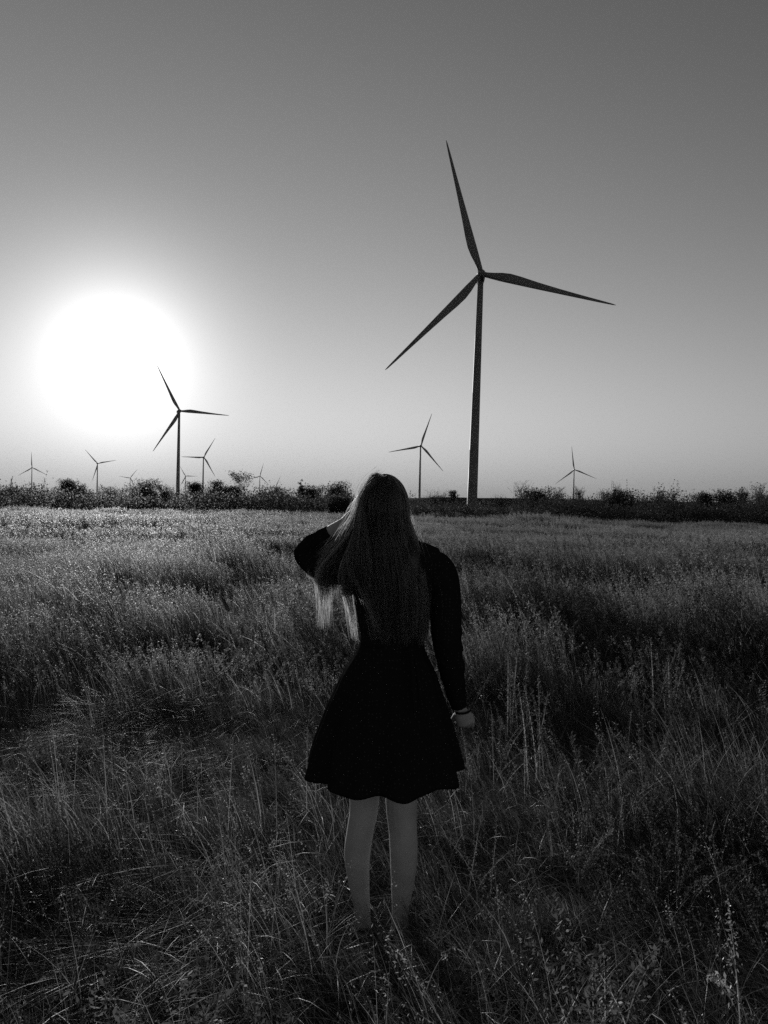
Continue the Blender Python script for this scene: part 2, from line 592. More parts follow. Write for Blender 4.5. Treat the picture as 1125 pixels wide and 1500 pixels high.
def scatter_group(coll):
    ng = bpy.data.node_groups.new('scatter', 'GeometryNodeTree')
    ng.interface.new_socket('Geometry', in_out='INPUT', socket_type='NodeSocketGeometry')
    ng.interface.new_socket('Geometry', in_out='OUTPUT', socket_type='NodeSocketGeometry')
    N = ng.nodes.new
    gi = N('NodeGroupInput'); go = N('NodeGroupOutput')
    ci = N('GeometryNodeCollectionInfo'); ci.inputs['Collection'].default_value = coll
    ci.inputs['Separate Children'].default_value = True
    ci.inputs['Reset Children'].default_value = True
    iop = N('GeometryNodeInstanceOnPoints'); iop.inputs['Pick Instance'].default_value = True

    def attr(name, dt):
        a = N('GeometryNodeInputNamedAttribute'); a.data_type = dt; a.inputs['Name'].default_value = name
        return a.outputs['Attribute']
    ng.links.new(gi.outputs[0], iop.inputs['Points'])
    ng.links.new(ci.outputs[0], iop.inputs['Instance'])
    ng.links.new(attr('pick', 'INT'), iop.inputs['Instance Index'])
    ng.links.new(attr('turn', 'FLOAT_VECTOR'), iop.inputs['Rotation'])
    ng.links.new(attr('size', 'FLOAT_VECTOR'), iop.inputs['Scale'])
    ng.links.new(iop.outputs[0], go.inputs[0])
    return ng


def scatter(name, coll, pos, pick, turn, size):
    me = bpy.data.meshes.new(name)
    me.vertices.add(len(pos))
    me.vertices.foreach_set('co', np.asarray(pos, np.float32).ravel())
    a = me.attributes.new('pick', 'INT', 'POINT'); a.data.foreach_set('value', np.asarray(pick, np.int32))
    a = me.attributes.new('turn', 'FLOAT_VECTOR', 'POINT'); a.data.foreach_set('vector', np.asarray(turn, np.float32).ravel())
    a = me.attributes.new('size', 'FLOAT_VECTOR', 'POINT'); a.data.foreach_set('vector', np.asarray(size, np.float32).ravel())
    o = link(name, me)
    md = o.modifiers.new('scatter', 'NODES'); md.node_group = scatter_group(coll)
    return o


def wedge(r0, r1, half, dens):
    """random points in a ring sector facing +Y"""
    n = int(dens * half * (r1 * r1 - r0 * r0))
    a = rng.uniform(-half, half, n)
    r = np.sqrt(rng.uniform(r0 * r0, r1 * r1, n))
    return r * np.sin(a), r * np.cos(a)


def patch(x, y):
    """0..1: how tall and pale the stand is, and which plants grow"""
    tall = 0.45 * vnoise(x, y, 3.2, 11) + 0.35 * vnoise(x, y, 1.1, 3) + 0.25 * vnoise(x, y, 12, 21) + 0.22 * (vnoise(x, y, 0.42, 51) - 0.5) - 0.02
    for bx, by, sx, sy, dz in BUMPS:
        tall = tall + 0.8 * dz * np.exp(-((x - bx) / sx) ** 2 - ((y - by) / sy) ** 2)
    tall = tall + 0.10 * np.exp(-((x + 1.3) / 1.6) ** 2 - ((y - 5.0) / 1.8) ** 2)
    kind = 0.6 * vnoise(x, y, 2.6, 31) + 0.4 * vnoise(x, y, 0.8, 41)
    return np.clip((tall - 0.5) * 1.5 + 0.5, 0, 1), kind


def grass_layer(name, coll, xy, types, smul=1.0):
    x, y = xy
    tall, kind = patch(x, y)
    u = rng.random(len(x))
    pick = np.zeros(len(x), int)
    for cond, lo, hi in types(tall, kind, u, x, y):
        pick = np.where(cond, rng.integers(lo, hi + 1, len(x)), pick)
    s = (0.44 + 1.0 * tall) * rng.uniform(0.75, 1.2, len(x)) * smul
    # trodden and short round the person and the photographer
    d = np.hypot(x - PX, y - PY)
    s = np.minimum(np.where(d < 2.2, np.maximum(s, 0.72), s), 0.62 + 1.4 * d)
    dc = np.hypot(x, y)
    s *= np.clip(0.62 + (dc - 0.9) / 2.0, 0.6, 1)
    turn = np.stack([rng.normal(0, 0.06, len(x)), rng.normal(0, 0.06, len(x)), rng.uniform(-0.6, 0.6, len(x))], -1)
    size = np.stack([np.maximum(s, 0.6), np.maximum(s, 0.6), s], -1)
    pos = np.stack([x, y, height(x, y)], -1)
    o = scatter(name, coll, pos, pick, turn, size)
    tag(o, kind='stuff')
    return o


def near_types(tall, kind, u, x, y):
    rt = np.clip((x - 0.3) / 1.5, 0, 1)                     # more wormwood to the right
    return [(u >= 0, 0, 5), ((tall < 0.42), 6, 8), ((u < 0.16) & (tall > 0.25), 9, 12), (u > 0.74 - 0.14 * (y < 3), 20, 23),
            ((kind > 0.52) & (u > 0.84), 13, 16),
            ((u < 0.16 * rt) & (y > 2.6), 17, 19)]


def mid_types(tall, kind, u, x, y):
    return [(u >= 0, 0, 3), ((u < 0.45), 4, 7), ((kind > 0.55) & (u > 0.55), 8, 10), ((u < 0.12) & (x > -2), 11, 12)]


def far_types(tall, kind, u, x, y):
    return [(u >= 0, 0, 3), ((u < 0.6), 4, 7), ((kind > 0.6) & (u > 0.6), 8, 9)]


def ring_points(r0, r1, half, dens):
    x, y = wedge(r0, r1, half, dens)
    return x, y


x, y = ring_points(0.75, 6.5, R(62), 115)
keep = np.hypot(x - PX, y - PY) > 0.13
grass_layer('grass', near_c, (x[keep], y[keep]), near_types)
grass_layer('grass', mid_c, ring_points(5.8, 24, R(56), 26), mid_types)
grass_layer('grass', far_c, ring_points(21, 67, R(52), 3.6), far_types)


# plants that stand out one by one
def plant(name, px, py, Y, kind, label, cat, n=1, w=0.05):
    t = at(px, py, Y)
    z0 = float(height(t.x, Y))
    h = max(0.12, t.z - z0)
    root = bpy.data.objects.new(name, None); COL.objects.link(root)
    root.location = (t.x, Y, z0)
    tag(root, label, cat)
    b = disc(n, w); hh = h * rng.uniform(0.8, 1.1, n); hh[0] = h
    bend = {'spike': (0.05, 0.25), 'feather': (0.1, 0.5), 'oat': (0.4, 0.8), 'leafy': (0.1, 0.5), 'tussock': (0.2, 0.9), 'arch': (1.2, 1.5)}[kind]
    seg = 8
    sz = max(1.0, Y / 2.5)
    v, q, cen = strips(b, dirs(n, {'arch': 0, 'spike': 0.7}.get(kind, 0.9)) if kind != 'arch' else np.tile([[0.96, -0.28]], (n, 1)), hh, rng.uniform(*bend, n), np.full(n, 0.03 if kind == 'tussock' else 0.0045 * min(sz, 2)), seg, droop=0.55 if kind == 'arch' else 0.2)
    mb = MB(); mb.add(v, q); mb.build('stem', M['straw'], root, smooth=False)
    if kind in ('tussock', 'arch'):
        return
    pts = []
    for c in cen:
        k = {'spike': 150, 'feather': 170, 'oat': 70, 'leafy': 120}[kind]
        f0 = {'spike': 0.35, 'feather': 0.35, 'oat': 0.62, 'leafy': 0.2}[kind]
        f = (f0 + (1 - f0) * (np.arange(k) + rng.random(k)) / k) * seg * 0.999
        i = f.astype(int); u = (f - i)[:, None]
        p = c[i] * (1 - u) + c[i + 1] * u
        pts.append(p + rng.normal(size=p.shape) * {'spike': 0.006, 'feather': 0.022, 'oat': 0.008, 'leafy': 0.024}[kind] * np.linspace(1.2, 0.35, k)[:, None])
    pts = np.concatenate(pts)
    pts[:, 2] = np.maximum(pts[:, 2], 0.02)
    size = {'spike': 0.017, 'feather': 0.016, 'oat': 0.015, 'leafy': 0.02}[kind]
    v, q = leaves(pts, size, 2.4, np.array([-0.3, 0, -0.7]) if kind == 'oat' else np.array([0, 0, 0.6]))
    mb = MB(); mb.add(v, q); mb.build('seed_head' if kind == 'oat' else 'leaves', M['straw'] if kind == 'oat' else M['weed'], root, smooth=False)


plant('wild_plant', 455, 1462, 1.75, 'feather', 'pale feathery plant at the bottom edge below the left foot of the person', 'plant', 7, 0.07)
plant('wild_plant', 232, 1400, 1.9, 'leafy', 'leafy weed low in the grass at the lower left', 'plant', 6, 0.06)
plant('wild_plant', 28, 1392, 1.85, 'feather', 'pale ragged plant in the bottom left corner of the field', 'plant', 5, 0.06)
plant('wild_plant', 322, 1232, 2.5, 'spike', 'tall spiky weed in the grass left of the knees of the person', 'plant', 3, 0.04)
plant('arching_grass', 20, 1400, 1.95, 'arch', 'long arching grass stem bent over near the bottom left corner', 'grass stem', 2, 0.02)
plant('wild_plant', 745, 945, 5.2, 'spike', 'spiky weed stalks just beyond the hanging hand of the person', 'plant', 5, 0.12)
plant('wild_plant', 790, 998, 4.3, 'spike', 'forked spiky weed stalks right of the hanging hand of the person', 'plant', 5, 0.10)
plant('wild_plant', 872, 1068, 3.5, 'spike', 'single curved weed stalk rising from the grass right of the skirt', 'plant', 1, 0.02)
plant('wild_plant', 980, 930, 5.6, 'spike', 'spiky weeds in the grass toward the right edge, farthest back', 'plant', 5, 0.14)
plant('wild_oat', 1005, 1440, 1.8, 'oat', 'drooping oat-like grass stem with its seed head at the bottom right', 'grass stem', 1, 0.03)
plant('wild_oat', 1112, 1285, 2.2, 'oat', 'tallest seedy grass stem against the right edge of the field', 'grass stem', 1, 0.02)
plant('wild_oat', 1090, 1335, 2.15, 'oat', 'shorter seedy grass stem beside the tall one near the right edge', 'grass stem', 1, 0.02)
plant('wild_plant', 900, 1310, 2.2, 'leafy', 'broad-leaved weed low in the dark grass right of the legs', 'plant', 7, 0.10)
plant('grass_tussock', 805, 764, 36, 'tussock', 'broad-bladed tussock far out in the field right of the huge turbine foot', 'grass tussock', 60, 0.8)


# ------------------------------------------------------------------ wind turbines
HUB = 105.0
ROT = 62.0


def blade_mesh(scale=1.0):
    # root at z=1.0, tip at z=ROT; the trailing edge swells towards -X
    st = [(0.9, 1.15, 1.15, 1.15), (2.6, 1.15, 1.2, 1.1), (5.5, 1.2, 1.7, 0.95), (9.0, 1.25, 2.5, 0.8), (13.0, 1.2, 3.0, 0.62),
          (18.0, 1.1, 2.8, 0.48), (26.0, 0.95, 2.15, 0.34), (36.0, 0.75, 1.55, 0.23), (47.0, 0.55, 1.0, 0.15), (56.0, 0.4, 0.62, 0.09),
          (60.5, 0.25, 0.36, 0.05), (62.0, 0.07, 0.10, 0.02)]
    rings = []
    k = 14
    for z, le, te, th in st:
        a = np.arange(k) * 2 * math.pi / k
        cx = np.where(np.cos(a) > 0, np.cos(a) * le, np.cos(a) * te)
        tw = R(16) * max(0, 1 - z / 40.0) if z > 4 else R(16) * (z / 4) * 0.9
        yy = np.sin(a) * th * np.where(np.cos(a) > 0, 1.0, 1 + 0.6 * np.cos(a) * min(1, z / 10))
        pre = -2.6 * (z / ROT) ** 2                          # blades bow slightly upwind
        X = cx * math.cos(tw) - yy * math.sin(tw); Y = cx * math.sin(tw) + yy * math.cos(tw) + pre
        rings.append(np.stack([X, Y, np.full(k, z)], -1))
    mb = MB(); mb.loft(rings)
    return mb.mesh('blade')


def make_turbine():
    root = bpy.data.objects.new('wind_turbine', None)
    COL.objects.link(root)
    mb = MB()                                                 # tower: tapered, with flange seams
    zz = [-0.5, 0.25, 0.26, 26, 26.15, 26.3, 52, 52.15, 52.3, 78, 78.15, 78.3, HUB - 2.0]
    k = 40
    a = np.arange(k) * 2 * math.pi / k
    rings = []
    for z in zz:
        r = 2.35 - (2.35 - 1.3) * max(z, 0) / HUB
        if z in (26.15, 52.15, 78.15): r += 0.05
        if z <= 0.25: r = 2.9
        rings.append(np.stack([r * np.cos(a), r * np.sin(a), np.full(k, z)], -1))
    mb.loft(rings)
    tower = mb.build('tower', M['white_paint'], root)
    mb = MB()                                                 # door with its steps, facing the camera side
    mb.loft([[(-0.5, y_, 1.2), (0.5, y_, 1.2), (0.5, y_, 3.4), (-0.5, y_, 3.4)] for y_ in (-2.1, -2.42)])
    for s in range(5):
        mb.loft([[(-0.6, -2.5 - 0.3 * s, 1.0 - 0.22 * s), (0.6, -2.5 - 0.3 * s, 1.0 - 0.22 * s), (0.6, -2.8 - 0.3 * s, 1.0 - 0.22 * s), (-0.6, -2.8 - 0.3 * s, 1.0 - 0.22 * s)],
                 [(-0.6, -2.5 - 0.3 * s, 1.15 - 0.22 * s), (0.6, -2.5 - 0.3 * s, 1.15 - 0.22 * s), (0.6, -2.8 - 0.3 * s, 1.15 - 0.22 * s), (-0.6, -2.8 - 0.3 * s, 1.15 - 0.22 * s)]])
    mb.build('door', M['dark_metal'], tower, smooth=False)
    # nacelle: rounded housing behind the rotor
    mb = MB()
    rings = []
    for y_, w, h, zc in ((-2.9, 1.3, 1.4, 0), (-2.2, 1.75, 1.8, 0), (0, 1.95, 2.0, 0.1), (4, 1.95, 2.05, 0.15), (7.6, 1.8, 1.9, 0.25), (8.6, 1.35, 1.4, 0.4)):
        aa = np.arange(24) * 2 * math.pi / 24
        c, s = np.cos(aa), np.sin(aa)
        e = 0.5
        rings.append(np.stack([np.sign(c) * np.abs(c) ** e * w, np.full(24, y_), HUB + zc + np.sign(s) * np.abs(s) ** e * h], -1))
    mb.loft(rings)
    nac = mb.build('nacelle', M['white_paint'], root)
    mb = MB()
    mb.tube([(0.5, 7.0, HUB + 2.0), (0.5, 7.0, HUB + 4.0)], [0.06, 0.04], 6)
    mb.tube([(0.1, 7.0, HUB + 3.7), (0.9, 7.0, HUB + 3.7)], [0.04, 0.04], 6)
    mb.build('weather_mast', M['dark_metal'], nac)
    # hub: spinner cone in front
    mb = MB()
    rings = []
    for y_, r in ((-2.7, 1.75), (-4.2, 1.9), (-5.6, 1.75), (-6.6, 1.25), (-7.2, 0.6), (-7.35, 0.1)):
        aa = np.arange(24) * 2 * math.pi / 24
        rings.append(np.stack([r * np.cos(aa), np.full(24, y_), HUB + r * np.sin(aa)], -1))
    mb.loft(rings)
    mb.build('hub', M['white_paint'], root)
    me = blade_mesh()
    for i in range(3):
        b = link('blade', me, M['white_paint'], root)
        b.location = (0, -4.6, HUB)
    return root


def copy_tree(o, parent=None):
    c = o.copy()
    COL.objects.link(c)
    c.parent = parent
    for ch in [x for x in bpy.data.objects if x.parent == o]:
        copy_tree(ch, c)
    return c


proto = None
# hub pixel, first blade angle (deg, counter-clockwise from right), blade radius px, sink below the plain
TURB = [
    (705, 401, 105.9, 198, 'huge near wind turbine towering over the field right of the person'),
    (263.5, 602, 117, 72, 'wind turbine just right of the sun glare, tallest of those on the left'),
    (298.7, 669.8, 60, 33, 'mid-sized wind turbine standing just right of the tall one beside the sun glare'),
    (143.3, 679, 132, 27, 'small wind turbine under the sun glare with one blade pointing up left'),
    (47, 685, 92, 23, 'small wind turbine nearest the left edge with one blade straight up'),
    (191, 700, 52, 17, 'tiny wind turbine with only its upper blades above the bushes below the sun'),
    (272, 697.5, 120, 17, 'tiny wind turbine close beside the foot of the tall turbine near the sun'),
    (381, 697.5, 75, 19.5, 'tiny wind turbine just right of the flat-topped tree'),
    (228, 707.5, 134, 12.4, 'faint far wind turbine hidden to its hub behind the bushes below the sun'),
    (404.5, 713, 68, 17, 'far wind turbine of which a single blade shows over the bushes left of the person'),
    (616.8, 653, 71.5, 50, 'mid-sized wind turbine between the head of the person and the huge turbine'),
    (841.4, 688, 97, 34.5, 'small wind turbine above the bushes on the right with one blade straight up'),
]
for n, (hx, hy, ang0, rpx, label) in enumerate(TURB):
    d = ray(hx, hy)
    if n == 9:
        Y = 60.0 * F / rpx
    else:
        Y = (HUB - EYE) / d.z * d.y
    hubp = Vector((0, 0, EYE)) + d * (Y / d.y)
    if proto is None:
        proto = make_turbine(); t = proto
    else:
        t = copy_tree(proto)
    sc_ = 1.0
    yaw = math.atan2(-hubp.x, hubp.y) + R((3, 10, 14, 12, 8, 10, 10, 14, 8, 10, 12, 9)[n])
    # hub of the rotor sits in front of the tower axis
    off = Matrix.Rotation(yaw, 3, 'Z') @ Vector((0, -4.6, 0))
    base = Vector((hubp.x - off.x, hubp.y - off.y, hubp.z - HUB))
    t.location = base
    t.rotation_euler = (0, R(0.9) if n == 0 else 0, yaw)
    if n == 0:
        t.location = base - Vector((HUB * math.sin(R(0.9)), 0, 0))
    rscale = rpx / F * Y / math.cos(0) / ROT
    rscale = max(0.85, min(1.12, rscale))
    for i, b in enumerate(sorted([x for x in bpy.data.objects if x.parent == t and x.name.startswith('blade')], key=lambda q: q.name)):
        b.rotation_euler = (0, -(R(ang0 + 1.2 - 90) + i * 2 * math.pi / 3), 0)
        b.scale = (1, 1, rscale)
    tag(t, label, 'wind turbine', 'wind turbines on the plain')


# ------------------------------------------------------------------ trees and bushes along the far edge of the field
def limb(mb, p0, p1, r0, r1, wob=0.1, n=5, k=6):
    p0 = np.array(p0, float); p1 = np.array(p1, float)
    t = np.linspace(0, 1, n)[:, None]
    pts = p0 * (1 - t) + p1 * t
    L = np.linalg.norm(p1 - p0)
    pts[1:-1] += rng.normal(size=(n - 2, 3)) * wob * L * 0.3
    mb.tube(pts, np.linspace(r0, r1, n), k)
    return pts


def tree(name, px, top, wpx, Y, kind, label, cat):
    base = at(px, 735, Y)
    x0, y0 = base.x, Y
    z0 = float(height(x0, y0))
    tp = at(px, top, Y)
    H = tp.z - z0
    W = wpx / F * Y * 0.5                     # half width
    root = bpy.data.objects.new(name, None); COL.objects.link(root)
    root.location = (x0, y0, z0 - 0.05)
    tag(root, label, cat, 'trees and bushes along the far edge of the field')
    mb = MB()
    tips = []
    nst = {'bush': 4, 'airy': 3, 'bare': 4, 'flat': 1, 'spire': 1}[kind]
    for s in range(nst):
        bx, by = rng.normal(0, 0.12 * W, 2)
        if kind == 'flat':
            tr = limb(mb, (bx, by, 0), (0.1 * W, 0, 0.66 * H), 0.10, 0.06, 0.12, 6)
        elif kind == 'spire':
            tr = limb(mb, (bx, by, 0), (0, 0, 0.97 * H), 0.08, 0.02, 0.04, 6)
        else:
            a = rng.uniform(0, 2 * math.pi); q = rng.uniform(0.15, 0.5) * W
            tr = limb(mb, (bx, by, 0), (bx + q * math.cos(a), by + q * math.sin(a), rng.uniform(0.6, 0.9) * H), 0.06, 0.02, 0.15, 6)
        nb = {'bush': 9, 'airy': 8, 'bare': 13, 'flat': 13, 'spire': 14}[kind]
        for b_ in range(nb):
            f = rng.uniform(0.35, 1.0) if kind != 'flat' else rng.uniform(0.75, 1.0)
            i = min(int(f * 5), 4); o_ = tr[i] + (tr[min(i + 1, 5)] - tr[i]) * (f * 5 - i)
            a = rng.uniform(0, 2 * math.pi)
            if kind == 'flat':
                e = np.array([math.cos(a) * W * rng.uniform(0.4, 1), math.sin(a) * W * rng.uniform(0.4, 1), H * rng.uniform(0.86, 0.99)])
            elif kind == 'spire':
                L = W * (1.15 - f)
                e = o_ + np.array([math.cos(a) * L, math.sin(a) * L, 0.05 * H])
            else:
                L = W * rng.uniform(0.35, 0.8)
                e = o_ + np.array([math.cos(a) * L, math.sin(a) * L, rng.uniform(0.05, 0.3) * H])
                e[2] = min(e[2], H * rng.uniform(0.62, 1.06))
            bp = limb(mb, o_, e, 0.022, 0.008, 0.2, 5, 5)
            tips.append(e); tips.append(bp[3])
            for tw in range(4 if kind in ('bare', 'airy') else 2):
                st_ = bp[rng.integers(2, 5)]
                e2 = st_ + rng.normal(size=3) * np.array([0.3, 0.3, 0.24]) * W + np.array([0, 0, 0.10 * H])
                e2[2] = min(e2[2], H * 1.03)
                limb(mb, st_, e2, 0.011, 0.006, 0.2, 4, 4)
                tips.append(e2)
    mb.build('trunk', M['bark'], root)
    tips = np.array(tips)
    if kind in ('bush', 'flat', 'spire'):
        nl = {'bush': 34, 'flat': 18, 'spire': 24}[kind]
        c = np.repeat(tips, nl, 0) + rng.normal(size=(len(tips) * nl, 3)) * np.array([0.32, 0.32, 0.2]) * (0.8 if kind == 'bush' else 0.55) * min(W, 1.3)
        if kind == 'bush':
            m_ = 1500                           # skirt of leaves down to the ground
            a = rng.uniform(0, 2 * math.pi, m_); q = np.sqrt(rng.random(m_)) * W * 0.95
            low = np.stack([q * np.cos(a), q * np.sin(a), rng.uniform(0.02, 0.62, m_) * H], -1)
            c = np.concatenate([c, low])
        c = c[(c[:, 2] > 0.03) & (c[:, 2] < H * (0.97 + 0.12 * rng.random(len(c))))]
        v, q = leaves(c, 0.15, 1.7)
    elif kind == 'airy':
        sel = tips[rng.random(len(tips)) < 0.6]
        c = np.repeat(sel, 22, 0) + rng.normal(size=(len(sel) * 22, 3)) * 0.15 * min(W, 1.2)
        c = c[(c[:, 2] > 0.03) & (c[:, 2] < H * 1.03)]
        v, q = leaves(c, 0.12, 1.7)
    else:
        c = tips[rng.random(len(tips)) < 0.35] + 0.02
        c = np.repeat(c, 3, 0) + rng.normal(size=(len(c) * 3, 3)) * 0.06
        v, q = leaves(c, 0.08, 2.2)
    mbl = MB(); mbl.add(v, q)
    mbl.build('crown', M['leaf'], root, smooth=False)
    return root


TREES = [
    ('bush', 14, 714, 40, 84, 'bush', 'low leafy bush at the far left edge of the treeline', 'bush'),
    ('bush', 98, 702, 24, 86, 'bush', 'round-topped bush standing proud of the treeline left of the sun glare', 'bush'),
    ('bush', 118, 711, 18, 84, 'bush', 'small rounded bush beside the round-topped bush left of the sun glare', 'bush'),
    ('bush', 160, 713, 34, 86, 'airy', 'loose shrub near the small turbine under the sun glare', 'bush'),
    ('bush', 211, 702, 46, 84, 'bush', 'broad leafy bush rising in the treeline left of the tallest left turbine', 'bush'),
    ('bush', 240, 711, 26, 80, 'airy', 'thin shrub just left of the foot of the tallest left turbine', 'bush'),
    ('bush', 283, 706, 24, 84, 'bush', 'leafy bush between the two turbines beside the sun glare', 'bush'),
    ('bush', 314, 705, 26, 82, 'bush', 'dense bush right of the mid-sized left turbine', 'bush'),
    ('tree', 355, 692, 36, 84, 'flat', 'thin flat-topped tree with an open crown standing above the left treeline', 'tree'),
    ('bush', 336, 712, 26, 80, 'bush', 'low bush under the left side of the flat-topped tree', 'bush'),
    ('bush', 400, 712, 36, 84, 'bush', 'low wide bush below the single far blade left of the person', 'bush'),
    ('tree', 439, 704, 14, 82, 'spire', 'small pointed tree in the treeline left of the person', 'tree'),
    ('bush', 456, 711, 26, 82, 'bush', 'bush just right of the small pointed tree', 'bush'),
    ('bush', 492, 705, 34, 78, 'bush', 'taller leafy bush close behind the left of the head of the person', 'bush'),
    ('bush', 499, 727, 36, 60, 'bush', 'dark rounded bush at the field edge behind the raised hand of the person', 'bush'),
    ('bush', 646, 717, 40, 82, 'bare', 'twiggy bare shrub between the mid-sized and the huge turbine', 'bush'),
    ('tree', 665, 716, 14, 80, 'airy', 'small leafy sapling just left of the foot of the huge turbine', 'tree'),
    ('bush', 735, 724, 30, 84, 'bare', 'low bare shrub right of the foot of the huge turbine', 'bush'),
    ('tree', 766, 705, 36, 84, 'bare', 'bare branching tree right of the huge turbine', 'tree'),
    ('bush', 785, 713, 30, 80, 'bush', 'dark leafy bush beside the bare branching tree', 'bush'),
    ('bush', 819, 714, 24, 84, 'bare', 'bare twiggy bush left of the small right turbine', 'bush'),
    ('bush', 850, 713, 24, 84, 'bare', 'bare twiggy bush right of the small right turbine', 'bush'),
    ('tree', 886, 715, 22, 82, 'bare', 'bare young tree left of the tall bare sapling', 'tree'),
    ('tree', 903, 705, 12, 80, 'bare', 'tall thin bare sapling beside the wide dark bush on the right', 'tree'),
    ('bush', 912, 718, 42, 78, 'bush', 'wide dark bush on the right with a lumpy top', 'bush'),
    ('tree', 966, 718, 22, 80, 'airy', 'leaning leafy tree at the gap in the right treeline', 'tree'),
    ('tree', 983, 713, 22, 82, 'bare', 'bare tree just right of the leaning leafy tree', 'tree'),
    ('bush', 1031, 722, 24, 80, 'bush', 'low bush in the right treeline beyond the bare tree', 'bush'),
    ('bush', 1066, 718, 34, 78, 'bush', 'dark bush near the right edge with a loose top', 'bush'),
    ('bush', 1085, 714, 22, 80, 'airy', 'loose shrub between the dark bush and the bare tree at the right edge', 'bush'),
    ('tree', 1112, 705, 30, 80, 'bare', 'tall bare tree at the right edge of the treeline', 'tree'),
    ('bush', 1120, 724, 40, 76, 'bush', 'leafy bush at the foot of the tall bare tree at the right edge', 'bush'),
]
for tr in TREES:
    tree(*tr)

# the tangled scrub between them, which nobody could count
pts = []
n = 215000
az = rng.uniform(-0.92, 0.92, n)
dd = 66 + 28 * rng.random(n) ** 1.3
X = dd * np.tan(az); Yp = dd
pxx = 562 + X / Yp * F
left = np.clip((560 - pxx) / 120, 0, 1)
hmax = (1.85 + 0.1 * left + 0.6 * np.clip((pxx - 730) / 60, 0, 1) - 0.55 * np.exp(-((pxx - 690) / 60) ** 2)) * (0.56 + 0.8 * vnoise(X, Yp, 3.0, 61)) * (0.74 + 0.52 * vnoise(X, Yp, 1.0, 71)) * (0.85 + 0.45 * vnoise(X, Yp, 0.4, 91) ** 2)
gap = np.clip((vnoise(X, Yp, 4.5, 81) - 0.12) * 4, 0.4, 1)
Z = hmax * gap * np.minimum(rng.random(n) ** 0.9, 1.08 - 0.4 * rng.random(n) ** 2.5)
cloud = []
for k in range(1500):                       # upright sprigs that break the outline
    i = rng.integers(n)
    if hmax[i] < 1.2: continue
    m_ = rng.integers(40, 110); t = rng.random(m_)
    top = hmax[i] * rng.uniform(0.85, 1.28)
    lean = rng.normal(0, 0.25, 2)
    cloud.append(np.stack([X[i] + lean[0] * t + rng.normal(0, 0.11, m_) * (1.15 - t), Yp[i] + lean[1] * t + rng.normal(0, 0.08, m_) * (1.15 - t), 0.5 + (top - 0.5) * t], -1))
v, q = leaves(np.stack([X, Yp, Z + 0.02], -1), 0.19, 1.6)
mb = MB(); mb.add(v, q)
v, q = leaves(np.concatenate(cloud), 0.12, 1.8)
mb.add(v, q)
tag(mb.build('undergrowth', M['leaf'], smooth=False), kind='stuff')

# ------------------------------------------------------------------ the person
D0 = 2.82


def P(px, py, dep=0.0):
    """photo pixel on the vertical plane through the person, then moved dep metres away from the camera (real 3-D point)"""
    v = at(px, py, D0 + dep)
    return np.array([v.x, v.y, v.z])


def foot(px, py, dep=0.0):
    v = at(px, py, D0)
    return np.array([v.x, v.y + dep, v.z])


def ellipse_rings(spec, k=28):
    """spec: (px, py, half width m, half depth m, depth offset)"""
    rings = []
    a = np.arange(k) * 2 * math.pi / k
    for px, py, hw, hd, dep in spec:
        c = P(px, py, dep)
        e = 0.9
        rings.append(np.stack([c[0] + np.sign(np.cos(a)) * np.abs(np.cos(a)) ** e * hw, c[1] + np.sin(a) * hd, np.full(k, c[2])], -1))
    return rings


def dense(spec, n):
    return smooth_path(np.array(spec, float), n)


def remeshed(mb, name, vox, smooth_it, mat, parent=None, factor=0.5):
    o = mb.build(name, mat, parent)
    bm = bmesh.new(); bm.from_mesh(o.data)
    bmesh.ops.recalc_face_normals(bm, faces=bm.faces)
    bm.to_mesh(o.data); bm.free()
    r = o.modifiers.new('remesh', 'REMESH'); r.mode = 'VOXEL'; r.voxel_size = vox; r.use_smooth_shade = True
    s = o.modifiers.new('smooth', 'SMOOTH'); s.iterations = smooth_it; s.factor = factor
    dg = bpy.context.evaluated_depsgraph_get()
    me = bpy.data.meshes.new_from_object(o.evaluated_get(dg))
    o.modifiers.clear()
    o.data = me
    me.polygons.foreach_set('use_smooth', np.ones(len(me.polygons), bool))
    me.materials.clear(); me.materials.append(mat)
    return o


def limb_tube(mb, spec, n=18, k=18):
    """spec rows: px, py, dep, radius m"""
    s = dense(spec, n)
    mb.tube([P(*r[:3]) for r in s], s[:, 3], k)


HC = (563, 747)                      # middle of the head
body = MB()
# head, face, neck
hc = P(*HC, 0.0)
body.ball(hc + [0, 0, 0.018], 0.074, 0.092, 0.095, 28, 17)
body.ball(hc + [0, 0.022, -0.052], 0.058, 0.066, 0.068, 24, 13)       # jaw
body.tube([hc + [0, 0.084, -0.005], hc + [0, 0.104, -0.034]], [0.009, 0.014], 10)   # nose
for s in (-1, 1):
    body.ball(hc + [s * 0.012, 0.097, -0.038], 0.009, 0.009, 0.008, 10, 7)
    body.tube([hc + [s * 0.012, 0.083, 0.017], hc + [s * 0.045, 0.07, 0.015]], [0.009, 0.008], 8)   # brow
    body.ball(hc + [s * 0.034, 0.058, -0.03], 0.024, 0.018, 0.022, 12, 9)       # cheek
    body.ball(hc + [s * 0.076, 0.0, -0.012], 0.008, 0.016, 0.029, 12, 9)        # ear
body.ball(hc + [0, 0.086, -0.063], 0.022, 0.01, 0.006, 12, 7)
body.ball(hc + [0, 0.084, -0.073], 0.018, 0.011, 0.007, 12, 7)
body.ball(hc + [0, 0.078, -0.1], 0.02, 0.016, 0.016, 12, 9)
limb_tube(body, [(564, 770, -0.005, 0.05), (566, 790, -0.012, 0.05), (570, 812, -0.02, 0.06)], 8)
